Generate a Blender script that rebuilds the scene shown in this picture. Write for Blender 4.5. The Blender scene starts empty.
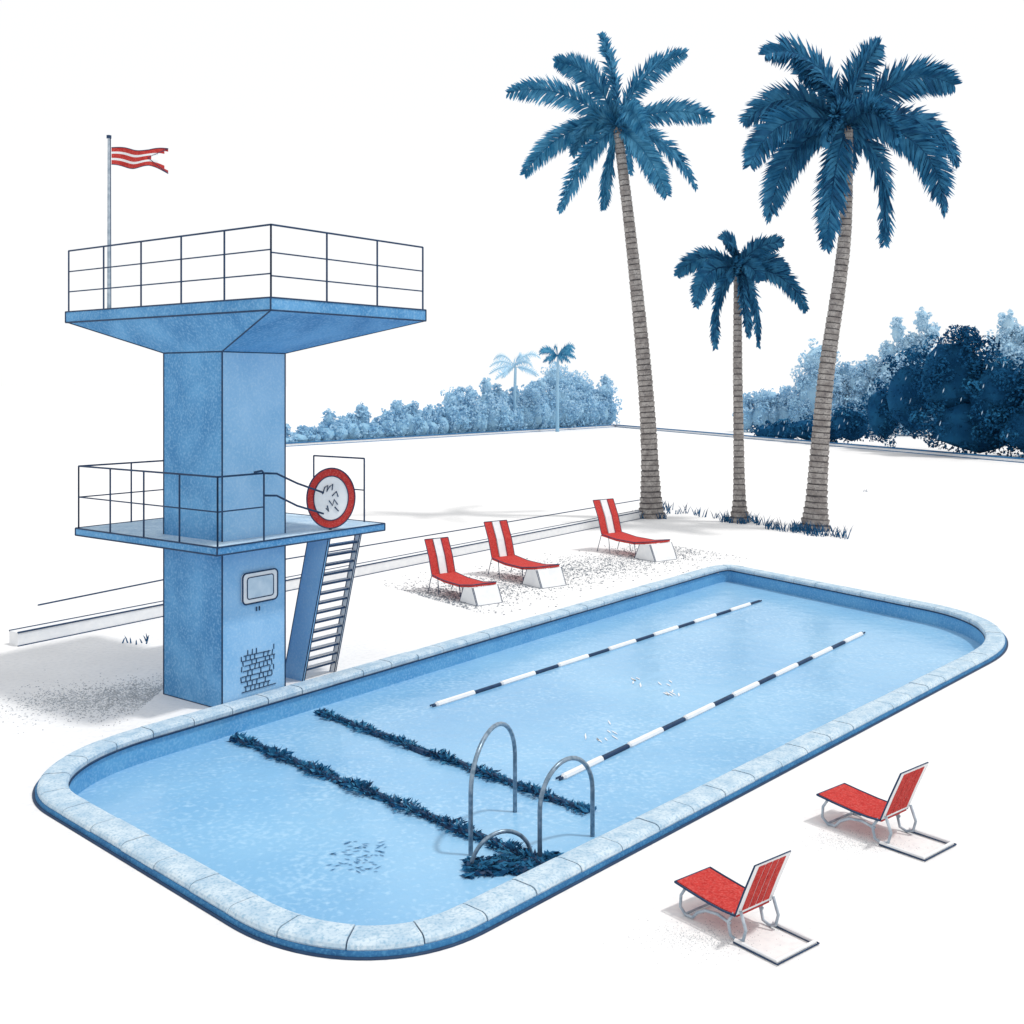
import bpy, bmesh, math, random
from mathutils import Vector, Matrix
from mathutils.geometry import tessellate_polygon
random.seed(7)
R=random.random
def U(a,b): return a+(b-a)*R()
scene=bpy.context.scene

# ---------------------------------------------------------------- materials
def mat(name,c1,c2=None,scale=6.0,rough=0.7,fine=None,fine_scale=60,fine_amt=0.5,metal=0.0,bump=0.0,spec=0.3,zgrad=None,trans=0.0):
    m=bpy.data.materials.new(name); m.use_nodes=True
    nt=m.node_tree; N=nt.nodes; L=nt.links
    b=N["Principled BSDF"]; b.inputs["Roughness"].default_value=rough; b.inputs["Metallic"].default_value=metal
    b.inputs["Specular IOR Level"].default_value=spec
    tc=N.new("ShaderNodeTexCoord")
    n1=N.new("ShaderNodeTexNoise"); n1.inputs["Scale"].default_value=scale; n1.inputs["Detail"].default_value=5
    L.new(tc.outputs["Object"],n1.inputs["Vector"])
    r=N.new("ShaderNodeValToRGB"); r.color_ramp.elements[0].position=0.36; r.color_ramp.elements[1].position=0.64
    r.color_ramp.elements[0].color=(*c1,1); r.color_ramp.elements[1].color=(*(c2 or c1),1)
    L.new(n1.outputs["Fac"],r.inputs["Fac"])
    out=r.outputs["Color"]
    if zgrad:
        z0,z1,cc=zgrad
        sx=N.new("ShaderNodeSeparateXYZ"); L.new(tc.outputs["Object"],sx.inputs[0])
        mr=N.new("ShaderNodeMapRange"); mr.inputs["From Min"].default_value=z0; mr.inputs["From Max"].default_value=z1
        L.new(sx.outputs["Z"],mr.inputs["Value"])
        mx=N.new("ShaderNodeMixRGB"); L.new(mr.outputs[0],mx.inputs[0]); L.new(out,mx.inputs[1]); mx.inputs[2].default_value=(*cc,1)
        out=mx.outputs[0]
    if fine:
        n2=N.new("ShaderNodeTexNoise"); n2.inputs["Scale"].default_value=fine_scale; n2.inputs["Detail"].default_value=3
        L.new(tc.outputs["Object"],n2.inputs["Vector"])
        r2=N.new("ShaderNodeValToRGB"); r2.color_ramp.elements[0].position=0.46; r2.color_ramp.elements[1].position=0.70
        r2.color_ramp.elements[0].color=(0,0,0,1); r2.color_ramp.elements[1].color=(fine_amt,)*3+(1,)
        L.new(n2.outputs["Fac"],r2.inputs["Fac"])
        mx=N.new("ShaderNodeMixRGB"); L.new(r2.outputs["Color"],mx.inputs[0]); L.new(out,mx.inputs[1]); mx.inputs[2].default_value=(*fine,1)
        out=mx.outputs[0]
    L.new(out,b.inputs["Base Color"])
    if bump>0:
        bp=N.new("ShaderNodeBump"); bp.inputs["Strength"].default_value=bump; bp.inputs["Distance"].default_value=0.05
        L.new(n1.outputs["Fac"],bp.inputs["Height"]); L.new(bp.outputs[0],b.inputs["Normal"])
    if trans>0:
        t=N.new("ShaderNodeBsdfTranslucent"); L.new(out,t.inputs[0]); ms=N.new("ShaderNodeMixShader"); ms.inputs[0].default_value=trans
        L.new(b.outputs[0],ms.inputs[1]); L.new(t.outputs[0],ms.inputs[2]); L.new(ms.outputs[0],N["Material Output"].inputs[0])
    return m

M={}
M['ground']=mat("ground_white_paving",(.76,.76,.76),(.80,.80,.80),0.6,0.9,fine=(.64,.65,.67),fine_scale=9,fine_amt=.5,spec=0.1)
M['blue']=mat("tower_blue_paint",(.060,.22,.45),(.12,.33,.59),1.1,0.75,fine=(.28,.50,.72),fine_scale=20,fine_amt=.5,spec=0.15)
M['blue_lit']=mat("tower_blue_lit_tone",(.22,.45,.70),(.29,.52,.76),1.2,0.75,fine=(.46,.65,.82),fine_scale=20,fine_amt=.4,spec=0.15)  # lighter copy of the tower blue, sunlit tone put into the colour
M['dblue']=mat("dark_blue_paint",(.02,.10,.24),(.03,.15,.33),2,0.7,fine=(.1,.3,.5),fine_scale=26,fine_amt=.5,spec=0.15)
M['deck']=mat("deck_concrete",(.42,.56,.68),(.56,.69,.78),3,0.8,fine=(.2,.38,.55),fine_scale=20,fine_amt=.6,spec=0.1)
M['navy']=mat("navy_metal",(.008,.03,.08),(.012,.045,.11),5,0.6)
M['coping']=mat("coping_stone",(.38,.51,.62),(.54,.64,.71),4,0.8,fine=(.17,.34,.49),fine_scale=24,fine_amt=.65,bump=.15,spec=0.15)
M['tile']=mat("pool_wall_tile",(.085,.30,.56),(.12,.36,.61),1.2,0.5,fine=(.3,.55,.75),fine_scale=20,fine_amt=.5)
M['red']=mat("red_canvas",(.40,.030,.028),(.50,.045,.04),14,0.85,fine=(.62,.16,.14),fine_scale=36,fine_amt=.5,spec=.08)
M['white']=mat("white_paint",(.78,.79,.80),(.72,.74,.76),5,0.6)
M['frame']=mat("painted_steel_frame",(.26,.33,.40),(.42,.48,.54),8,0.4)
M['steel']=mat("brushed_steel",(.12,.19,.26),(.26,.34,.42),12,0.3,metal=.4)
M['trunk']=mat("palm_bark",(.24,.22,.21),(.42,.40,.38),3,0.9,fine=(.12,.11,.12),fine_scale=12,fine_amt=.8,bump=.5,spec=.1)
M['trunk_d']=mat("palm_bark_ring",(.08,.075,.08),(.16,.15,.15),6,0.9,spec=.1)
M['palm']=mat("palm_frond_blue",(.028,.19,.36),(.11,.37,.57),1.6,0.8,spec=.08,trans=.3)
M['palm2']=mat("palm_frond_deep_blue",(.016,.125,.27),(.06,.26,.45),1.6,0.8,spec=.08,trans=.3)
M['palm3']=mat("palm_frond_navy",(.008,.055,.135),(.025,.13,.27),1.5,0.8,spec=.08,trans=.2)  # darkest frond blue, mixed in leaf by leaf
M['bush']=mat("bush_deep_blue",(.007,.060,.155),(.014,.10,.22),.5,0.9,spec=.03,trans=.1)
M['bush_l']=mat("bush_leaf_mid",(.013,.105,.24),(.035,.19,.36),.9,0.9,spec=.03,trans=.2)
M['fleck']=mat("bush_pale_leaf",(.40,.55,.70),(.5,.64,.75),.9,0.8,spec=.1)
M['far']=mat("distant_foliage_hazed",(.37,.60,.78),(.45,.67,.83),.25,0.95,spec=.02,zgrad=(1,14,(.58,.75,.86)),trans=.35)  # aerial haze put into the colour, paler towards the top
M['far_d']=mat("distant_foliage_hazed_dark",(.27,.51,.71),(.35,.59,.77),.4,0.95,spec=.02,zgrad=(1,14,(.48,.69,.83)),trans=.2)  # darker foliage tone with the same haze gradient in its colour
M['gravel']=mat("gravel",(.10,.12,.15),(.25,.27,.3),3,0.9,spec=.1)
M['grit_shade']=mat("pale_grit_shadow_stipple",(.34,.36,.38),(.5,.52,.54),3,0.9,spec=.1)  # pale pebbles in the gravel, also dots that paint ground shadows
M['glass']=mat("panel_glass",(.42,.55,.66),(.6,.7,.78),3,0.25)

def water_mat():
    m=bpy.data.materials.new("pool_water"); m.use_nodes=True
    nt=m.node_tree; N=nt.nodes; L=nt.links; b=N["Principled BSDF"]
    tc=N.new("ShaderNodeTexCoord")
    n=N.new("ShaderNodeTexNoise"); n.inputs["Scale"].default_value=.22; n.inputs["Detail"].default_value=4
    L.new(tc.outputs["Object"],n.inputs["Vector"])
    r=N.new("ShaderNodeValToRGB"); e=r.color_ramp.elements
    e[0].position=.35; e[0].color=(.19,.41,.64,1); e[1].position=.68; e[1].color=(.26,.49,.70,1)
    L.new(n.outputs["Fac"],r.inputs["Fac"])
    n2=N.new("ShaderNodeTexNoise"); n2.inputs["Scale"].default_value=10; n2.inputs["Detail"].default_value=3
    L.new(tc.outputs["Object"],n2.inputs["Vector"])
    n3=N.new("ShaderNodeTexNoise"); n3.inputs["Scale"].default_value=.5; n3.inputs["Detail"].default_value=2
    L.new(tc.outputs["Object"],n3.inputs["Vector"])
    ad=N.new("ShaderNodeMath"); ad.operation='MULTIPLY_ADD'; L.new(n3.outputs["Fac"],ad.inputs[0]); ad.inputs[1].default_value=.45; L.new(n2.outputs["Fac"],ad.inputs[2])
    r2=N.new("ShaderNodeValToRGB"); e=r2.color_ramp.elements
    e[0].position=.74; e[0].color=(0,0,0,1); e[1].position=1.0; e[1].color=(.6,.6,.6,1)
    L.new(ad.outputs[0],r2.inputs["Fac"])
    mx=N.new("ShaderNodeMixRGB"); L.new(r2.outputs[0],mx.inputs[0]); L.new(r.outputs[0],mx.inputs[1]); mx.inputs[2].default_value=(.42,.63,.80,1)
    L.new(mx.outputs[0],b.inputs["Base Color"])
    b.inputs["Roughness"].default_value=.22; b.inputs["IOR"].default_value=1.33; b.inputs["Specular IOR Level"].default_value=.30
    w=N.new("ShaderNodeTexNoise"); w.inputs["Scale"].default_value=2.2; w.inputs["Detail"].default_value=3
    L.new(tc.outputs["Object"],w.inputs["Vector"])
    bp=N.new("ShaderNodeBump"); bp.inputs["Strength"].default_value=.3; bp.inputs["Distance"].default_value=.08
    L.new(w.outputs["Fac"],bp.inputs["Height"]); L.new(bp.outputs[0],b.inputs["Normal"])
    return m
M['water']=water_mat()

# ---------------------------------------------------------------- mesh helper
class MB:
    def __init__(s): s.v=[]; s.f=[]; s.m=[]; s.mats=[]
    def mi(s,k):
        if k not in s.mats: s.mats.append(k)
        return s.mats.index(k)
    def add(s,vs,fs,k):
        o=len(s.v); s.v+= [tuple(v) for v in vs]; i=s.mi(k)
        for f in fs: s.f.append([o+a for a in f]); s.m.append(i)
    def quad(s,a,b,c,d,k): s.add([a,b,c,d],[(0,1,2,3)],k)
    def hexa(s,p,k,kk=None):
        fs={'b':(3,2,1,0),'t':(4,5,6,7),0:(0,1,5,4),1:(1,2,6,5),2:(2,3,7,6),3:(3,0,4,7)}
        for n,f in fs.items(): s.add([p[i] for i in f],[(0,1,2,3)],(kk or {}).get(n,k))
    def tube(s,pts,r,k,seg=8,closed=False,cap=True):
        pts=[Vector(p) for p in pts]; n=len(pts); rs=r if isinstance(r,(list,tuple)) else [r]*n
        T=[]
        for i in range(n):
            a=pts[(i-1)%n] if (closed or i>0) else pts[i]; b=pts[(i+1)%n] if (closed or i<n-1) else pts[i]
            T.append((b-a).normalized())
        up=Vector((0,0,1)) if abs(T[0].z)<.9 else Vector((1,0,0))
        nn=T[0].cross(up).normalized(); vs=[]
        for i in range(n):
            nn=(nn-T[i]*nn.dot(T[i])).normalized(); bb=T[i].cross(nn)
            for j in range(seg):
                a=2*math.pi*j/seg; vs.append(pts[i]+(nn*math.cos(a)+bb*math.sin(a))*rs[i])
        fs=[]
        for i in range(n if closed else n-1):
            for j in range(seg):
                i2=(i+1)%n; fs.append((i*seg+j,i*seg+(j+1)%seg,i2*seg+(j+1)%seg,i2*seg+j))
        if cap and not closed:
            fs.append(tuple(range(seg))[::-1]); fs.append(tuple((n-1)*seg+j for j in range(seg)))
        s.add(vs,fs,k)
    def obj(s,name,parent=None,smooth=False):
        me=bpy.data.meshes.new(name); me.from_pydata(s.v,[],s.f)
        for k in s.mats: me.materials.append(M[k])
        me.polygons.foreach_set("material_index",s.m)
        if smooth: me.polygons.foreach_set("use_smooth",[True]*len(s.f))
        me.update(); o=bpy.data.objects.new(name,me); scene.collection.objects.link(o)
        if parent:
            o.parent=parent; o.matrix_parent_inverse=Matrix.Translation(parent.location).inverted()
        return o
def empty(name,loc):
    e=bpy.data.objects.new(name,None); e.location=loc; e.empty_display_size=.3; scene.collection.objects.link(e); return e
def bez(p0,p1,p2,n):
    return [p0*(1-t)**2+p1*2*t*(1-t)+p2*t*t for t in [i/n for i in range(n+1)]]

# ---------------------------------------------------------------- pool outline
corn=[(Vector((-9.0,19.05)),(2.9,2.3)),(Vector((-1.735,12.22)),(2.4,2.0)),(Vector((14.75,30.35)),(4.6,3.6)),(Vector((7.89,41.14)),(1.0,1.4))]
raw=[]
for i,(c,(ta,tb)) in enumerate(corn):
    pv=corn[i-1][0]; nx=corn[(i+1)%4][0]
    a=c+(pv-c).normalized()*ta; b=c+(nx-c).normalized()*tb
    a1=a+(c-a)*.60; b1=b+(c-b)*.60
    for j in range(25):
        u=j/24; raw.append(a*(1-u)**3+a1*3*u*(1-u)**2+b1*3*u*u*(1-u)+b*u**3)
def resample(P,n):
    L=[0]
    for i in range(len(P)): L.append(L[-1]+(P[(i+1)%len(P)]-P[i]).length)
    tot=L[-1]; out=[]; k=0
    for i in range(n):
        d=tot*i/n
        while L[k+1]<d: k+=1
        u=(d-L[k])/max(1e-9,L[k+1]-L[k]); out.append(P[k].lerp(P[(k+1)%len(P)],u))
    return out,tot
NB=76; SUB=6
loop,total=resample(raw,NB*SUB)
nl=len(loop); nrm=[]
for i in range(nl):
    t=(loop[(i+1)%nl]-loop[i-1]).normalized(); nrm.append(Vector((-t.y,t.x)))
def off(i,d): i%=nl; return loop[i]+nrm[i]*d
def off_f(f,d):
    i=int(math.floor(f)); u=f-i
    return off(i,d).lerp(off(i+1,d),u)
G=4000
outer=[Vector((-G,-200,0)),Vector((G,-200,0)),Vector((G,G,0)),Vector((-G,G,0))]
hole=[Vector((*off(i,.25),0)) for i in range(0,nl,2)]
tris=tessellate_polygon([outer,hole])
g=MB(); g.add(outer+hole,[tuple(t) for t in tris],'ground'); go=g.obj("ground")
bm=bmesh.new(); bm.from_mesh(go.data); bmesh.ops.recalc_face_normals(bm,faces=bm.faces)
if sum(f.normal.z for f in bm.faces)<0: bmesh.ops.reverse_faces(bm,faces=bm.faces)
bm.to_mesh(go.data); bm.free()

pool=empty("swimming_pool",(3,25,0))
W0=.47
prof=[(0,.05),(-.015,.10),(.0,.14),(.03,.165),(.08,.18),(W0-.10,.18),(W0-.03,.165),(W0,.12),(W0-.01,.02)]
cb=MB()
for b in range(NB):
    g0=.07 ; st=[b*SUB+g0+ (SUB-2*g0)*k/SUB for k in range(SUB+1)]
    vs=[];fs=[];P=len(prof); dz=U(-.006,.006); dd=U(-.008,.008)
    for f in st:
        for d,z in prof:
            p=off_f(f,d+dd); vs.append((p.x,p.y,z+dz))
    for k in range(SUB):
        for j in range(P):
            fs.append((k*P+j,k*P+(j+1)%P,(k+1)*P+(j+1)%P,(k+1)*P+j))
    fs.append(tuple(range(P))[::-1]); fs.append(tuple(SUB*P+j for j in range(P)))
    cb.add(vs,fs,'coping')
o=cb.obj("coping",pool)
bm=bmesh.new(); bm.from_mesh(o.data); bmesh.ops.recalc_face_normals(bm,faces=bm.faces); bm.to_mesh(o.data); bm.free()
def sweep(pr,k,name,closedp=False):
    m=MB(); vs=[];fs=[];P=len(pr)
    for i in range(nl):
        for d,z in pr:
            p=off(i,d); vs.append((p.x,p.y,z))
    for i in range(nl):
        for j in range(P if closedp else P-1):
            a=i*P+j;b=i*P+(j+1)%P;i2=(i+1)%nl; fs.append((a,b,i2*P+(j+1)%P,i2*P+j))
    m.add(vs,fs,k); return m.obj(name,pool,True)
sweep([(.03,.0),(.04,.13),(.09,.158),(W0-.1,.158),(W0-.04,.14),(W0-.03,.0)],'navy','coping_joints')
sweep([(-.045,.0),(-.045,.075),(.05,.085)],'dblue','coping_shadow_band')  # dark strip paints the shadow beneath the coping's outer edge
sweep([(-.085,.0),(-.085,.022),(-.045,.022)],'navy','base_outline')  # navy line drawn as an ink outline round the outer foot
sweep([(W0-.035,.045),(W0+.012,.045),(W0+.012,.012),(W0-.035,.012)],'navy','coping_inner_outline',True)  # navy line drawn as an ink outline along the inner edge
sweep([(W0-.03,.06),(W0-.03,-1.7)],'tile','basin_wall')
m=MB(); m.add([(*off(i,W0-.03),-1.7) for i in range(nl)],[tuple(range(nl))],'tile'); m.obj("basin_floor",pool)
WZ=-.38
m=MB(); m.add([(*off(i,W0-.031),WZ) for i in range(nl)],[tuple(range(nl))],'water'); m.obj("water",None)

def lane(a,b):
    e=empty("lane_rope",(a[0],a[1],WZ)); a=Vector((*a,WZ+.03)); b=Vector((*b,WZ+.03)); L=(b-a).length
    m=MB(); m.tube([a,b],.022,'navy',6); d=(b-a)/L; x=.1; i=0
    w=MB(); k=MB()
    while x<L-1:
        l=1.3 if i%2==0 else .9
        if i%2==0: w.tube([a+d*x,a+d*(x+.04),a+d*(x+l-.04),a+d*(x+l)],[.03,.07,.07,.03],'white',8)
        else: k.tube([a+d*x,a+d*(x+l)],.045,'navy',8)
        x+=l+.02; i+=1
    n=Vector((-d.y,d.x,0))*.075
    k.tube([a+n,b+n],.016,'navy',6)
    m.obj("cable",e); w.obj("white_floats",e); k.obj("dark_floats",e)
lane((-1.77,24.5),(8.28,36.5)); lane((.86,19.95),(10.2,31.8))

def leafquad(m,c,d,w,l,k):
    d=d.normalized(); s=d.cross(Vector((U(-1,1),U(-1,1),U(-1,1)))).normalized()
    m.add([c-d*l*.5,c+s*w*.5,c+d*l*.5,c-s*w*.5],[(0,1,2,3)],k)
def garland(a,b,name,r=.2):
    a=Vector((*a,WZ+.02)); b=Vector((*b,WZ+.02)); m=MB(); L=(b-a).length
    pts=[a.lerp(b,i/30)+Vector((U(-.05,.05),U(-.05,.05),0)) for i in range(31)]
    m.tube(pts,.07,'navy',6)
    for i in range(int(L*190)):
        t=R(); c=a.lerp(b,t); rr=r*(.75+.35*math.sin(t*L*5)+U(-.1,.1)); an=U(0,math.pi)
        n=Vector((b-a)).normalized().cross(Vector((0,0,1)))
        q=n*math.cos(an)+Vector((0,0,1))*math.sin(an)*.6
        leafquad(m,c+q*rr*U(.4,1),q+(b-a).normalized()*U(-.9,.9),U(.03,.06),U(.10,.2),random.choice(['navy','palm3','palm3','palm2','palm2','palm']))
    return m.obj(name)
garland((-4.2,24.0),(1.29,18.4),"floating_garland",.18)
garland((-5.63,22.3),(.49,16.4),"floating_garland",.21)

lad=empty("pool_ladder",(.3,16.6,WZ))
def hoop(p,q,zt,name,r=.04,zb=-.8):
    p=Vector(p);q=Vector(q); m=MB(); pts=[Vector((*p,zb))]
    h=(q-p).length/2; rr=min(h,.75)
    for i in range(19):
        a=math.pi*i/18; c=(p+q)/2-(q-p)/2*math.cos(a)
        pts.append(Vector((*c,zt-rr+rr*math.sin(a))))
    pts.append(Vector((*q,zb))); m.tube(pts,r,'steel',12); m.obj(name,lad,True)
hoop((-.63,16.8),(.05,18.5),1.32,"handrail_1",.036)
hoop((.42,16.6),(1.28,17.5),1.0,"handrail_2",.036)
hoop((-.62,16.4),(.30,16.85),.05,"step_rail",.032)
m=MB()
for i in range(900):
    c=Vector((U(-.7,.75),0,WZ+U(.0,.06))); c.y=16.4+ (c.x)*.15+U(-.3,.3)
    leafquad(m,c,Vector((U(-1,1),U(-1,1),U(-.1,.25))),U(.04,.07),U(.12,.24),random.choice(['navy','palm3','palm2','palm2']))
m.obj("ladder_step_mat",lad)
m=MB()
def dash(x,y,l,a,w,k,z=WZ+.012):
    d=Vector((math.cos(a),math.sin(a),0))*l/2; n=Vector((-math.sin(a),math.cos(a),0))*w/2; c=Vector((x,y,z))
    m.add([c-d,c-d*.3-n,c+d,c+d*.3+n],[(0,1,2,3)],k)
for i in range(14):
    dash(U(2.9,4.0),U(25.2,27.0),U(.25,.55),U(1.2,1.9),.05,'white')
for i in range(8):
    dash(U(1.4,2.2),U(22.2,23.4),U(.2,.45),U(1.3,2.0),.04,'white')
for i in range(60):
    dash(U(-2.75,-1.95),U(16.2,17.3),U(.07,.16),U(-.9,.9),.022,'dblue')
m.obj("water_ripples",None)

# ---------------------------------------------------------------- diving tower
F=Vector((-6.06,23.0)); EX=Vector((.6,.8)); EY=Vector((-.8,.6))
def T(a,b,z): p=F+EX*a+EY*b; return Vector((p.x,p.y,z))
tw=empty("diving_tower",(-6.1,24.2,0))
def rect(a0,a1,b0,b1,z): return [T(a0,b0,z),T(a1,b0,z),T(a1,b1,z),T(a0,b1,z)]
def slab(name,a0,a1,b0,b1,z0,z1,k,kk=None,edge=.018,par=tw,z0rect=None):
    m=MB(); p=(z0rect or rect(a0,a1,b0,b1,z0))+rect(a0,a1,b0,b1,z1); m.hexa(p,k,kk)
    if edge:
        for i in range(4):
            m.tube([p[i],p[(i+1)%4]],edge,'navy',6); m.tube([p[4+i],p[4+(i+1)%4]],edge,'navy',6); m.tube([p[i],p[i+4]],edge,'navy',6)
    return m.obj(name,par)
slab("column",0,1.72,0,2.0,0,7.5,'blue',{0:'blue_lit',2:'blue_lit'})  # right face in lighter blue: sun and shade sides put into the colour
cr=rect(0,1.72,0,2.0,7.502)
slab("soffit",-.5,4.0,-2.1,4.95,7.5,8.25,'blue',{0:'blue',3:'blue'},z0rect=cr,edge=.015)
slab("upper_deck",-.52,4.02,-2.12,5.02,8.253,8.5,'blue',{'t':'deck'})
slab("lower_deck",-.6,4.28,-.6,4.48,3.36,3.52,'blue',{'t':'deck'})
def rail(name,pts,h,z,n_posts,levels=(1,.66,.33),r=.02,k='navy'):
    m=MB(); A,B=pts
    for i in range(n_posts+1):
        t=i/n_posts; a=A[0]+(B[0]-A[0])*t; b=A[1]+(B[1]-A[1])*t
        m.tube([T(a,b,z),T(a,b,z+h)],r,k,8)
    for l in levels:
        m.tube([T(*A,z+h*l),T(*B,z+h*l)],r if l==1 else r*.75,k,8)
    return m.obj(name,tw)
rail("upper_rail_left",((-.47,-2.07),(-.47,4.97)),1.42,8.5,5)
rail("upper_rail_right",((-.47,-2.07),(3.97,-2.07)),1.42,8.5,3,(1,.62,.3))
rail("lower_rail_left",((-.55,-.55),(-.55,4.43)),1.42,3.52,4,(1,.5))
rail("lower_rail_back",((-.55,4.43),(2.2,4.43)),1.42,3.52,2,(1,.5))
rail("lower_rail_right",((-.55,-.55),(.65,-.55)),1.42,3.52,1,(1,.5))
m=MB()
for zz,dz in ((1.42,0),(.95,-.02)):
    m.tube([T(.65,-.55,3.52+zz),T(1.0,-.55,3.52+zz-.03),T(1.6,-.52,3.52+zz-.28+dz),T(2.4,-.5,3.52+zz-.55)],.022,'navy',8)
m.tube([T(.65,-.55,4.94),T(.55,-.6,5.0),T(.35,-.6,4.98)],.022,'navy',8)
m.obj("lower_rail_curved",tw,True)
rail("lower_rail_end",((4.2,.0),(4.2,1.75)),1.52,3.52,1,(1,.5))
m=MB(); zt=3.35
for a in (2.55,3.55):
    lo=[T(a,.35,0),T(a+.06,.35,0),T(a+.06,1.0,0),T(a,1.0,0)]; hi=[T(a,-.5,zt),T(a+.06,-.5,zt),T(a+.06,.15,zt),T(a,.15,zt)]
    if a>3: 
        lo=[T(a,.35,0),T(a+.05,.35,0),T(a+.05,.5,0),T(a,.5,0)]; hi=[T(a,-.5,zt),T(a+.05,-.5,zt),T(a+.05,-.35,zt),T(a,-.35,zt)]
    m.hexa(lo+hi,'blue_lit' if a<3 else 'white')  # shaded side board brightened with the lit tone
    q=lo+hi
    for i in range(4): m.tube([q[i],q[i+4]],.013,'navy',5)
m.obj("stair_stringers",tw)
m=MB()
for i in range(1,15):
    t=i/15; b=.37-.85*t; z=zt*t
    p=[T(2.612,b,z),T(3.548,b,z),T(3.548,b+.16,z),T(2.612,b+.16,z)]; p+=[v+Vector((0,0,.05)) for v in p]
    m.hexa(p,'white',{0:'navy','b':'navy'})
m.obj("stair_treads",tw)
def rr(a0,a1,z0,z1,r,b,n=6):
    out=[]
    for cx,cz,s in ((a1-r,z1-r,0),(a0+r,z1-r,1),(a0+r,z0+r,2),(a1-r,z0+r,3)):
        for i in range(n+1):
            an=math.pi/2*(s+i/n); out.append(T(cx+r*math.cos(an),b,cz+r*math.sin(an)))
    return out
m=MB(); P=rr(.50,1.46,2.12,2.78,.1,-.05); Q=rr(.50,1.46,2.12,2.78,.1,.0); n=len(P)
m.add(P+Q,[tuple(range(n))]+[(i,(i+1)%n,n+(i+1)%n,n+i) for i in range(n)],'white'); m.tube(P,.018,'navy',6,closed=True)
P=rr(.62,1.34,2.22,2.68,.06,-.056); m.add(P,[tuple(range(n))],'glass'); m.tube(P,.012,'navy',6,closed=True)
for i in range(2): m.tube([T(.9+.08*i,-.02,1.93),T(.9+.08*i,-.02,2.02)],.014,'navy',5)
m.obj("service_window",tw)
m=MB()
for i in range(8):
    z=.25+i*.11; m.tube([T(.45+U(0,.15),-.01,z),T(1.45-U(0,.2),-.01,z+U(-.02,.02))],.010,'navy',5)
    for j in range(8):
        if R()<.75: a=.5+j*.12+(i%2)*.05; m.tube([T(a,-.01,z),T(a+U(-.02,.02),-.01,z+.11)],.010,'navy',5)
m.obj("vent_grille",tw)
fb=T(.5,4.85,8.5); fp=empty("flagpole",fb)
m=MB(); m.tube([fb,fb+Vector((0,0,4.2))],[.045,.032],'frame',10); m.tube([fb,fb+Vector((0,0,.12))],.1,'navy',10)
m.tube([fb+Vector((.045,0,0)),fb+Vector((.035,0,4.2))],.012,'navy',6)
m.tube([fb+Vector((0,0,4.2)),fb+Vector((0,0,4.27))],.06,'navy',8); m.obj("pole",fp)
m=MB(); nx=30; NV=8
def flagp(u,v):
    x=.06+1.32*u; y=.12*math.sin(u*8); z=3.98-.44*v*(1-.1*u)+.045*math.sin(u*9+v)-.10*u
    if u>.7: z+=(.5-v)*(.16)*(u-.7)/.3
    return fb+Vector((x,y,z))
for i in range(nx):
    for j in range(NV):
        u0,u1=i/nx,(i+1)/nx; v0,v1=j/NV,(j+1)/NV
        if u0>.68:
            k0=(u0-.68)/.32*.42
            if abs((v0+v1)/2-.5)<k0: continue
        m.quad(flagp(u0,v0),flagp(u1,v0),flagp(u1,v1),flagp(u0,v1),'white' if j in (2,5) else 'red')
m.tube([flagp(i/nx,0) for i in range(nx+1)],.010,'navy',5); m.tube([flagp(i/nx,1) for i in range(nx+1)],.010,'navy',5)
m.tube([flagp(1,0),flagp(.68,.5),flagp(1,1)],.010,'navy',5)
m.obj("flag",fp)
sg=empty("round_safety_sign",T(2.7,-.42,3.52))
m=MB(); c=T(2.7,-.42,4.24); nd=Vector((.42,-.9,0)).normalized(); sx=Vector((.9,.42,0)).normalized(); up=Vector((0,0,1))
def ring(rx,rz,o): return [c+nd*o+sx*rx*math.cos(2*math.pi*i/48)+up*rz*math.sin(2*math.pi*i/48) for i in range(48)]
A=ring(.56,.68,.03);B=ring(.56,.68,-.03);m.add(A+B,[(i,(i+1)%48,48+(i+1)%48,48+i) for i in range(48)],'red'); m.add(B,[tuple(range(48))[::-1]],'white')
Cc=ring(.40,.50,.03); m.add(A+Cc,[(i,(i+1)%48,48+(i+1)%48,48+i) for i in range(48)],'red'); m.add(Cc,[tuple(range(48))],'white')
m.tube(ring(.56,.68,.035),.014,'navy',6,closed=True); m.tube(ring(.40,.50,.035),.012,'navy',6,closed=True)
m.obj("disc",sg)
m=MB()
for (x0,z0,pts) in ((-.2,.1,[(0,0),(.05,.15),(.12,.2),(.1,.05),(.16,.16),(.24,.22),(.22,.08)]),(-.05,-.05,[(0,0),(.08,-.12),(.12,.02),(.2,-.1)]),(.02,.05,[(0,0),(.1,.1),(.14,-.02)]),(-.12,-.22,[(0,0),(.06,-.08),(.03,.06)]),(.08,-.2,[(0,0),(.09,-.1)])):
    m.tube([c+nd*.04+sx*(x0+a)+up*(z0+b) for a,b in pts],.014,'navy',5)
m.obj("lettering",sg)
m=MB(); m.tube([c-nd*.04-up*.55,c-nd*.04-up*.72],.03,'navy',8); m.tube([c-nd*.05+up*.3,c-nd*.35-up*.72],.02,'navy',8); m.obj("stand",sg)

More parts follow.
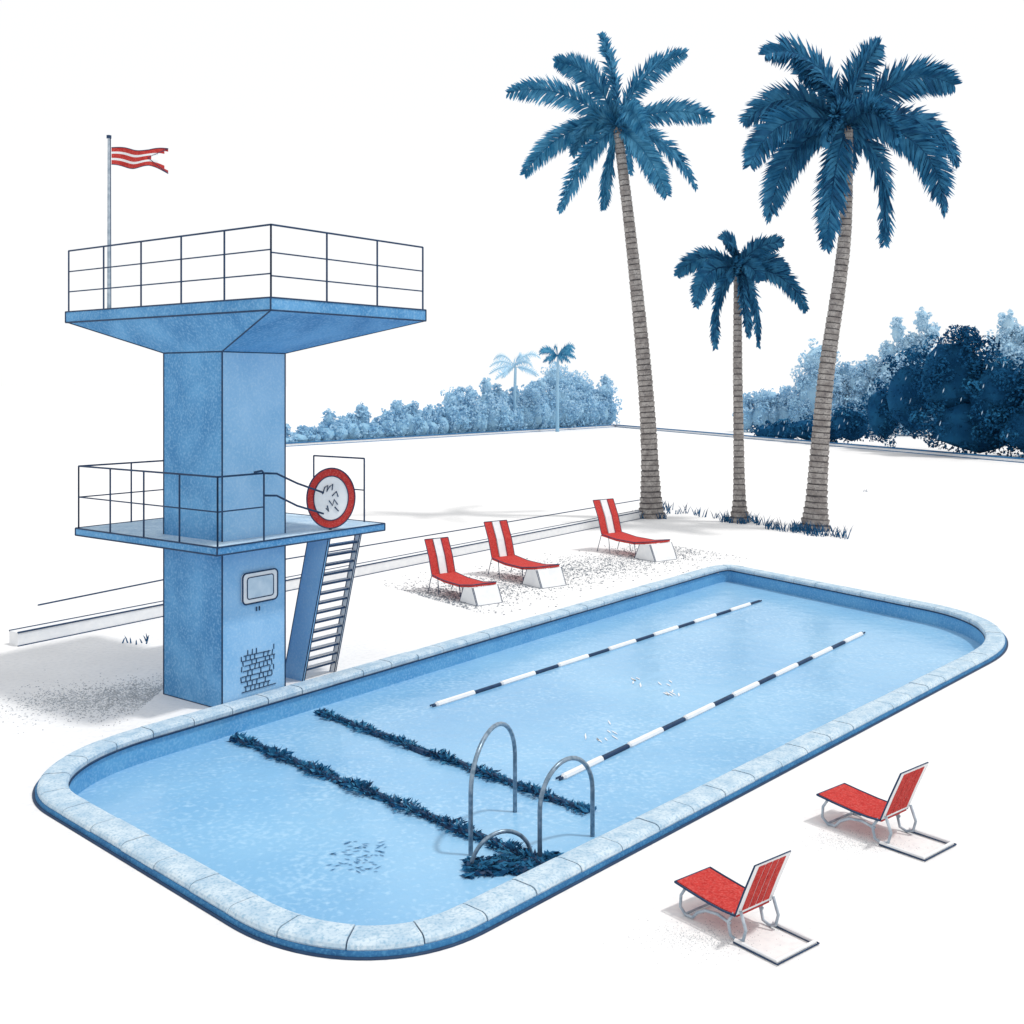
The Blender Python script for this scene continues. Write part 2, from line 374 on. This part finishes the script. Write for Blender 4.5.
# ---------------------------------------------------------------- low wall + path edge
def lowwall(name,pts,h,w,k='white',cap='navy',r=.025):
    m=MB()
    for a,b in zip(pts[:-1],pts[1:]):
        a=Vector((*a,0));b=Vector((*b,0)); d=(b-a).normalized(); n=Vector((-d.y,d.x,0))*w
        p=[a,b,b+n,a+n]; p+=[v+Vector((0,0,h)) for v in p]; m.hexa(p,k)
        m.tube([p[4],p[5]],r,cap,6); m.tube([p[7],p[6]],r,cap,6); m.tube([p[0],p[1]],r*1.1,cap,6)
    return m.obj(name)
lowwall("low_wall",[(-12.85,28.6),(7.0,56.6)],.36,.4)
m=MB(); m.tube([(-14.6,33.9,.01),(-12.1,38.4,.01),(7.6,65.0,.01)],.035,'navy',6); m.obj("path_edging")
lowwall("boundary_wall",[(-25.4,120.6),(16.7,178),(44.6,95.9),(75,18)],.35,.4,'white','dblue',.07)

# ---------------------------------------------------------------- palms
def palm(name,base,trunk,fr,c0,unit,leaf,k1,k2,r0,r1,nleaf=44,extra=4,shag=False):
    e=empty(name,(*base,0)); B=Vector((*base,0)); m=MB()
    P=[B+Vector((x*unit,0,z*unit)) for x,z in trunk]; pts=[]
    n=len(P)
    for i in range(n-1):
        p0=P[max(0,i-1)];p1=P[i];p2=P[i+1];p3=P[min(n-1,i+2)]
        for j in range(10):
            t=j/10; pts.append(.5*((2*p1)+(p2-p0)*t+(2*p0-5*p1+4*p2-p3)*t*t+(-p0+3*p1-3*p2+p3)*t**3))
    pts.append(P[-1])
    L=sum((pts[i+1]-pts[i]).length for i in range(len(pts)-1)); nr=int(L/.27)
    def at(d):
        for i in range(len(pts)-1):
            l=(pts[i+1]-pts[i]).length
            if d<=l: return pts[i].lerp(pts[i+1],d/l)
            d-=l
        return pts[-1]
    def rad(t): return r0+(r1-r0)*t**.75+ (.2*math.exp(-t*22))
    m.tube([at(L*i/60) for i in range(60)]+[pts[-1]],[rad(i/60)*.90 for i in range(61)],'trunk_d',14)
    for i in range(nr):
        d=L*i/nr+U(-.02,.02)*(i>0); t=i/nr; r=rad(t)
        a=at(d+.01); b=at(d+L/nr*.84); cc=at(d+L/nr*.86); f=at(d+L/nr*.99)
        m.tube([a,b],[r*.97,r*1.03*U(.97,1.03)],'trunk',14); m.tube([b,cc,f],[r*1.03,r*.93,r*.93],'trunk_d',14)
    m.obj("trunk",e)
    C=pts[-1]; f=MB(); 
    m=MB()
    for i in range(60):
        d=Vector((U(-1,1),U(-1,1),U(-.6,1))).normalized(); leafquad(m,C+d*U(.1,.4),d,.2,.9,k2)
    m.obj("crown_heart",e)
    lst=[]
    for idx,(tx,ty,cx,cy) in enumerate(fr):
        dy=U(.5,1.9)*(1 if idx%2 else -1)
        lst.append((Vector(((tx-c0[0])*unit,dy,(c0[1]-ty)*unit)),Vector(((cx-c0[0])*unit,dy*.4,(c0[1]-cy)*unit)),1.0))
    for i in range(extra):
        a=(i+.5)/extra*math.pi*2+U(-.2,.2); l=(Vector(((fr[2][0]-c0[0])*unit,0,0)).length)*U(.75,.95)
        v=Vector((math.cos(a)*.5,math.sin(a),0))*l
        lst.append((v+Vector((0,0,-l*.3)),v*.5+Vector((0,0,l*.28)),.9))
    for tip,ctl,sc in lst:
        P=bez(Vector((0,0,0)),ctl,tip,nleaf); P=[C+p for p in P]
        q=[p for p in P[::4]]+[P[-1]]
        f.tube(q,[.06*(1-.85*i/len(q)) for i in range(len(q))],k2,5)
        roll=U(.9,1.25)*random.choice((1,-1))
        for i in range(2,nleaf+1):
            t=i/nleaf; tg=(P[i]-P[i-1]).normalized(); side=tg.cross(Vector((0,0,1)))
            if side.length<.2: side=tg.cross(Vector((0,1,0)))
            side.normalize(); up2=side.cross(tg).normalized()
            ln=leaf*sc*(math.sin(math.pi*(.08+.87*t))**.6)*1.05
            for s in (-1,1):
              for rep in range(3):
                rl=roll+U(-.5,.5)
                dr=side*math.cos(rl)*s+up2*math.sin(rl)*s
                d=(dr*.85+tg*U(.55,.8)+Vector((0,0,-.06-.16*R()))).normalized()
                l=ln*U(.88,1.05); st=P[i]-tg*U(0,1)*(P[i]-P[i-1]).length
                w=(.11 if not shag else .13)*U(.8,1.2)
                wv=d.cross(Vector((U(-.3,.3),-1+U(-.3,.3),U(-.3,.3)))).normalized()*w/2
                mid=st+d*l*.5; dn=(d+Vector((0,0,-.22))).normalized(); en=mid+dn*l*.5
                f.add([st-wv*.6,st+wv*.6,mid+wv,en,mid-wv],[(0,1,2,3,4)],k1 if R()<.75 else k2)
    f.obj("fronds",e)
palm("palm_tree",(7.15,56.4),[(0,0),(-3,87),(-9,167),(-17,247),(-25,317),(-34,388)],
 [(600,42,618,85),(556,58,598,62),(509,98,560,80),(525,171,562,116),(559,215,582,150),(606,203,608,160),(662,201,645,145),(701,181,672,126),(704,126,665,104),(688,47,636,66)],
 (617,128),1/19.4,.98,'palm','palm2',.50,.24,nleaf=48,extra=3)
palm("palm_tree",(14.2,51.6),[(0,0),(5,80),(12,160),(25,250),(31,310),(33,403)],
 [(759,62,815,38),(752,112,795,70),(745,168,775,100),(772,215,785,125),(818,250,828,165),(884,39,850,80),(945,90,900,58),(964,158,935,88),(936,213,935,120),(898,236,900,145),(795,78,832,72)],
 (848,125),1/21.3,1.28,'palm2','palm3',.50,.24,nleaf=54,extra=4,shag=True)
palm("palm_tree",(11.3,54.6),[(0,0),(-1,80),(-2,160),(-2,252)],
 [(718,243,735,240),(683,270,705,240),(692,306,700,258),(722,345,715,280),(742,335,742,290),(764,343,760,282),(799,311,785,262),(795,268,768,248),(778,243,752,242)],
 (738,268),1/20.1,.80,'palm2','palm3',.31,.19,nleaf=38,extra=4,shag=True)

m=MB()
def tuft(x,y,h,n=6,k='palm3'):
    for i in range(n):
        a=U(0,6.28); b=Vector((x+U(-.2,.2),y+U(-.15,.15),0)); t=b+Vector((math.cos(a)*h*.45,math.sin(a)*h*.45,h*U(.6,1.1)))
        w=Vector((.022,0,0)); md=b.lerp(t,.5)+Vector((0,0,h*.12)); m.add([b-w,b+w,md+w*.7,t,md-w*.7],[(0,1,2,3,4)],k)
for i in range(60):
    t=R(); tuft(7.6+7.6*t+U(-.3,.3),60.5-12.8*t+U(-.8,.8),U(.3,.65),5)
for px in ((7.15,56.4),(14.2,51.6),(11.3,54.6)):
    for i in range(9): a=U(0,6.28); tuft(px[0]+.7*math.cos(a),px[1]+.7*math.sin(a),U(.3,.5))
for (x,y) in ((-10.1,29.0),(-9.9,29.3),(-9.7,28.9),(22.5,70)): tuft(x,y,.2,3)
m.obj("grass_tufts")

m=MB()
def pebble(x,y,s,k='gravel'):
    a=U(0,3); vs=[(x+s*math.cos(a+i*1.57),y+s*math.sin(a+i*1.57),.0) for i in range(4)]+[(x,y,s*.7)]
    m.add(vs,[(0,1,4),(1,2,4),(2,3,4),(3,0,4)],k)
for i in range(6500):
    t=R()**1.3; q=random.gauss(0,.95); x=-2.8+10*t+q*.75+.2; y=35.0+10.8*t-q
    pebble(x,y,U(.015,.045),'gravel' if R()<.6 else 'grit_shade')
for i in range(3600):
    x=-7.8-abs(random.gauss(0,1.4)); y=24.0+random.gauss(0,.7)+(x+8)*.12; pebble(x,y,U(.010,.026),'grit_shade')  # fine dots stand in for the tower's cast shadow
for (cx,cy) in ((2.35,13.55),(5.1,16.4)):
    for i in range(900): pebble(cx+random.gauss(0,.35),cy+random.gauss(0,.22),U(.004,.009),'grit_shade')  # dots paint the shadow below each near lounger
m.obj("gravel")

# ---------------------------------------------------------------- loungers
def lounger(origin,dirv,style,sc=1.0):
    e1=Vector((*dirv,0)).normalized(); e2=Vector((-e1.y,e1.x,0)); O=Vector((*origin,0))
    def Q(x,y,z): return O+(e1*x+e2*y+Vector((0,0,z)))*sc
    e=empty("sun_lounger",O); W=.62
    def sheet(m,pts,y0,y1,k,th=.035):
        for (a,b) in zip(pts[:-1],pts[1:]):
            p=[Q(a[0],y0,a[1]),Q(b[0],y0,b[1]),Q(b[0],y1,b[1]),Q(a[0],y1,a[1])]
            dn=Vector((0,0,-th*sc)); m.hexa([v+dn for v in p]+p,k)
    if style=='near':
        W=.68
        seat=[(0,.40),(.25,.37),(.55,.34),(.8,.33),(1.0,.34)]
        m=MB(); sheet(m,seat,.03,W-.03,'red'); m.obj("seat",e)
        back=[(1.0,.34),(1.14,.68),(1.30,1.04)]
        m=MB(); ys=[.085,.205,.225,.335,.355,.455,.475,.595]
        def bs(y0,y1,k,o0,o1,t0=.06,t1=.95):
            pp=[]
            for t in (t0,.5,t1):
                if t<.5: x=back[0][0]+(back[1][0]-back[0][0])*t*2; z=back[0][1]+(back[1][1]-back[0][1])*t*2
                else: x=back[1][0]+(back[2][0]-back[1][0])*(t-.5)*2; z=back[1][1]+(back[2][1]-back[1][1])*(t-.5)*2
                pp.append((x,z))
            for a,b in zip(pp[:-1],pp[1:]):
                m.hexa([Q(a[0]+o0,y0,a[1]),Q(a[0]+o1,y0,a[1]),Q(a[0]+o1,y1,a[1]),Q(a[0]+o0,y1,a[1]),
                        Q(b[0]+o0,y0,b[1]),Q(b[0]+o1,y0,b[1]),Q(b[0]+o1,y1,b[1]),Q(b[0]+o0,y1,b[1])],k)
        bs(0,W,'white',-.012,.012,0,1)
        for i in range(0,8,2): bs(ys[i],ys[i+1],'red',-.020,.020)
        m.obj("backrest",e)
        m=MB()
        for y in (0.0,W): m.tube([Q(a,y,z-.01) for a,z in seat],.014*sc,'navy',8)
        m.tube([Q(0,0,.39),Q(0,W,.39)],.014*sc,'navy',8)
        m.tube([Q(a,-.0,z) for a,z in back]+[Q(1.30,W,1.04)]+[Q(a,W,z) for a,z in back[1::-1]],.012*sc,'navy',6,closed=True)
        for y in (.03,W-.03):
            m.tube([Q(.16,y,.36),Q(.08,y,.24),Q(.07,y,.09),Q(.16,y,.02),Q(.28,y,.03),Q(.36,y,.12),Q(.5,y,.20),Q(.7,y,.23),Q(.9,y,.19)],.020*sc,'frame',8)
            m.tube([Q(.95,y,.33),Q(.86,y,.2),Q(.90,y,.05),Q(1.0,y,.02),Q(1.1,y,.06),Q(1.14,y,.2),Q(1.06,y,.40)],.020*sc,'frame',8)
        m.tube([Q(.16,.03,.03),Q(.16,W-.03,.03)],.016*sc,'frame',8)
        m.obj("legs",e,True)
        m=MB(); z=.03
        m.tube([Q(1.0,.0,z),Q(1.62,.0,z),Q(1.62,W+.05,z),Q(1.0,W+.05,z)],.028*sc,'white',8)
        m.tube([Q(1.0,-.034,z-.01),Q(1.66,-.034,z-.01),Q(1.66,W+.085,z-.01),Q(1.0,W+.085,z-.01)],.010*sc,'navy',6)
        m.tube([Q(1.0,.034,z-.01),Q(1.585,.034,z-.01),Q(1.585,W+.015,z-.01),Q(1.0,W+.015,z-.01)],.008*sc,'navy',6)
        m.obj("base_frame",e)
    else:
        seat=[(0,.42),(.5,.35),(1.1,.36),(1.6,.42)]
        m=MB(); sheet(m,seat,0,W,'red',.05); m.obj("seat",e)
        back=[(1.6,.42),(1.72,.8),(1.90,1.18)]
        m=MB(); sheet(m,back,0,.20,'red',.03); sheet(m,back,.205,.415,'white',.03); sheet(m,back,.42,W,'red',.03)
        m.obj("backrest",e)
        m=MB()
        for y in (-.01,W+.01):
            m.tube([Q(a,y,z) for a,z in seat+back[1:]],.014,'navy',6)
            m.tube([Q(.5,y,.34),Q(.42,y,.0)],.014,'navy',6)
            m.tube([Q(1.6,y,.4),Q(1.75,y,0)],.014,'navy',6); m.tube([Q(1.35,y,.38),Q(1.3,y,0)],.014,'navy',6)
        for s in (.20,.42): m.tube([Q(a-.02,s,z) for a,z in back],.009,'navy',5)
        m.tube([Q(1.90,0,1.18),Q(1.90,W,1.18)],.014,'navy',6); m.tube([Q(0,0,.42),Q(0,W,.42)],.014,'navy',6)
        m.obj("frame",e)
        m=MB()
        for y in (-.03,W+.005):
            p=[Q(-.20,y+.025,0),Q(.46,y+.025,0),Q(.46,y,0),Q(-.20,y,0),Q(-.02,y+.025,.36),Q(.30,y+.025,.33),Q(.30,y,.33),Q(-.02,y,.36)]
            m.hexa(p,'white')
            for s,t in ((0,4),(1,5),(3,7),(2,6),(0,1),(3,2)): m.tube([p[s],p[t]],.013,'navy',5)
        p=[Q(-.21,.0,0),Q(-.17,.0,0),Q(-.17,W,0),Q(-.21,W,0),Q(-.04,0,.36),Q(.0,0,.36),Q(.0,W,.36),Q(-.04,W,.36)]
        m.hexa(p,'white'); m.tube([p[0],p[3]],.014,'navy',5)
        m.obj("foot_panels",e)
lounger((2.10,14.19),(.62,-.785),'near',1.0)
lounger((4.74,17.1),(.64,-.77),'near',1.1)
for o,s_ in (((-.50,34.6),1.45),((1.62,37.6),1.6),((6.2,43.2),1.75)):
    lounger(o,(-.60,.80),'far',s_)

# ---------------------------------------------------------------- foliage masses
def foliage(name,blobs,leaf,dens,core,leafk,flecks=0,lump=.38,shell=0):
    m=MB()
    bm=bmesh.new(); bmesh.ops.create_icosphere(bm,subdivisions=2,radius=1); bm.verts.ensure_lookup_table()
    iv=[v.co.copy() for v in bm.verts]; ifc=[tuple(v.index for v in f.verts) for f in bm.faces]; bm.free()
    for (x,y,z,rx,ry,rz) in blobs:
        c=Vector((x,y,z))
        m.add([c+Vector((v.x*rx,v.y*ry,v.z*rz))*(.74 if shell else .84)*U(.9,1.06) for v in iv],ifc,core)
        for i in range(int(shell*rx*rz)):
            d=Vector((random.gauss(0,1),random.gauss(0,1)-.4,random.gauss(0,1))).normalized()
            p=c+Vector((d.x*rx,d.y*ry,d.z*rz))*U(.72,.95)
            if p.z>.1: leafquad(m,p,d+Vector((U(-1,1),U(-1,1),U(-1,1))),leaf*U(.6,1.0),leaf*U(1.0,1.6),leafk[0])
        nl_=int(12+ (rx*rz)*1.2)
        for i in range(nl_):
            d=Vector((random.gauss(0,1),random.gauss(0,1)-.5,random.gauss(0,1)+.35)).normalized()
            p=c+Vector((d.x*rx,d.y*ry,d.z*rz))*U(.82,1.0); lr=min(rx,rz)*lump*U(.6,1.0)
            nn=int(dens*lr*lr*6)+8; kk=random.choice(leafk)
            for j in range(nn):
                q=Vector((random.gauss(0,1),random.gauss(0,1),random.gauss(0,1))).normalized()
                pp=p+q*lr*U(.85,1.03)
                if pp.z<0.1: continue
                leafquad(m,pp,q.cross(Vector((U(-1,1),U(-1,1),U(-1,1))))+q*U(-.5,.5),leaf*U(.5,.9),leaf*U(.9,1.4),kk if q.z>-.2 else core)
        for i in range(flecks):
            d=Vector((U(-1,1),-1,U(-.3,.9))).normalized(); pp=c+Vector((d.x*rx,d.y*ry,d.z*rz))*1.25
            t=Vector((.09,0,.28))*U(.6,1.1); s=Vector((.05,0,-.02)); m.add([pp-t,pp+s,pp+t,pp-s],[(0,1,2,3)],'fleck')
    return m.obj(name)
def hh(H,t):
    for (a,x),(b,y) in zip(H[:-1],H[1:]):
        if a<=t<=b: return x+(y-x)*(t-a)/(b-a)
bl=[]
H1=[(0,2.2),(.08,2.8),(.2,4.0),(.35,5.0),(.45,6.0),(.55,7.4),(.68,8.6),(.8,9.2),(.9,9.0),(1.0,7.0)]
for i in range(34):
    t=i/33; h=hh(H1,t)*U(.62,1.08); x=-25.6+41.0*t; y=123.5+57.0*t
    r=max(.9,h*U(.18,.3)); bl.append((x,y+U(0,3),h-r*1.05,r*1.0,r,r*1.15)); bl.append((x,y,h*.33,max(1.6,h*.34),1.8,h*.44))
    if i%3==0: bl.append((x+U(-.5,.5),y+1,h*1.0,.6+h*.04,.8,.9+h*.05))
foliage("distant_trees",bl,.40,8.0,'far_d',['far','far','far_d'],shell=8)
bl=[]
H2=[(0,6),(.12,8.5),(.2,12),(.3,9.5),(.45,10.5),(.6,13),(.7,13),(.85,12),(1,10)]
for i in range(26):
    t=i/25; h=hh(H2,t)*U(.72,1.08); x=34+44*t; y=158-24*t+U(0,3); r=max(1.3,h*U(.16,.25))
    bl.append((x,y,h-r,r,r,r*1.15)); bl.append((x,y,h*.38,max(1.8,h*.3),2.4,h*.46))
for (x,y,h) in ((56,150,17.5),(64,142,16.5),(52.6,150,16),(67,142,15)):
    bl.append((x,y,h-2,1.1,1.1,2.0)); bl.append((x+1.2,y,h-3.6,1.2,1.1,1.4)); bl.append((x-1.2,y,h-4.6,1.2,1.1,1.5)); bl.append((x,y,h-8,2.2,2,4))
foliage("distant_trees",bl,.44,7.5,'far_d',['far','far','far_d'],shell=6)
bl=[(43.1,107,7.4,4.3,3.6,5.2),(40.9,113,5.6,3.1,3,4.7),(39.5,117,3.9,2.4,2.4,3.7),(46.2,103.5,5.4,3.9,3.4,4.4),(49.6,101,4.4,4,3.5,4.2),(54,93,4,4,4,4),(58,84,3.5,4,4,4),
    (44.6,105,2.8,6,2.4,3.4),(48.5,101,2.8,5,2.6,3.4),
    (37.8,122.5,2.3,2.6,2,2.4),(36.4,126,1.9,2.5,2,2.0),(34.9,130,1.5,2.4,2,1.7),(33.4,134,1.2,2.3,2,1.5),(32.0,138,.9,2.2,2,1.2)]
foliage("bush",bl,.30,20.0,'bush',['bush','bush','bush_l'],flecks=7,lump=.27,shell=26)
for (x,y,h,k) in ((.4,158,9.4,'far_d'),(6.6,160,11.0,'palm')):
    e=empty("palm_tree",(x,y,0)); m=MB(); m.tube([(x,y,0),(x,y,h*.6),(x+.1,y,h)],[.28,.22,.18],'far_d',8); m.obj("trunk",e); m=MB()
    for i in range(15):
        a=i/15*6.283+U(-.1,.1); l=2.6 if k!='far_d' else 3.6; el=U(-.3,1.3)
        d=Vector((math.cos(a),math.sin(a)*.8,0)); P=bez(Vector((x,y,h)),Vector((x,y,h+l*el*.7))+d*l*.55,Vector((x,y,h-l*.35+el*l*.6))+d*l,14)
        for j in range(2,15):
            tg=(P[j]-P[j-1]).normalized()
            for s in (-1,1):
                dd=(Vector((0,0,s))*.8+tg*.6+Vector((U(-.2,.2),s*.5,-.2))).normalized(); ll=.8*math.sin(math.pi*(.1+.85*j/14))+.1
                wv=tg*.14; m.add([P[j]-wv,P[j]+wv,P[j]+dd*ll],[(0,1,2)],k)
        m.tube(P,.05,k,4)
    m.obj("fronds",e)

# ---------------------------------------------------------------- world & sun
EL=66
s=Vector((.9,-.16,0)).normalized()*math.cos(math.radians(EL)); s.z=math.sin(math.radians(EL))
w=bpy.data.worlds.new("World"); scene.world=w; w.use_nodes=True; nt=w.node_tree; N=nt.nodes; L=nt.links
bg=N["Background"]; bg.inputs[1].default_value=.1
sky=N.new("ShaderNodeTexSky"); sky.sky_type='NISHITA'; sky.sun_disc=False; sky.sun_elevation=math.radians(EL); sky.sun_rotation=math.atan2(s.x,s.y)
tc=N.new("ShaderNodeTexCoord"); sp=N.new("ShaderNodeSeparateXYZ"); L.new(tc.outputs["Generated"],sp.inputs[0])
mr=N.new("ShaderNodeMapRange"); mr.inputs["From Min"].default_value=.38; mr.inputs["From Max"].default_value=.9
mr.inputs["To Min"].default_value=10.6; mr.inputs["To Max"].default_value=8.8; L.new(sp.outputs["Z"],mr.inputs["Value"])
cx=N.new("ShaderNodeCombineXYZ")
for i in range(3): L.new(mr.outputs[0],cx.inputs[i])
mx=N.new("ShaderNodeMixRGB"); mx.inputs[0].default_value=.93; L.new(sky.outputs[0],mx.inputs[1]); L.new(cx.outputs[0],mx.inputs[2])
L.new(mx.outputs[0],bg.inputs[0])
sl=bpy.data.lights.new("sun","SUN"); sl.energy=2.0; sl.angle=math.radians(3.5); sl.color=(1,.97,.93)
so=bpy.data.objects.new("sun",sl); so.rotation_euler=(-s).to_track_quat('-Z','Y').to_euler(); so.location=(20,-10,40); scene.collection.objects.link(so)
scene.view_settings.view_transform='Standard'; scene.view_settings.look='None'; scene.view_settings.exposure=0

cd=bpy.data.cameras.new("camera"); cd.sensor_width=36; cd.lens=36*1100/1024; cd.shift_y=-(512-385)/1024; cd.clip_end=8000; cd.clip_start=.1
co=bpy.data.objects.new("camera",cd); co.location=(0,0,6.8); co.rotation_euler=(math.radians(90),0,0); scene.collection.objects.link(co); scene.camera=co
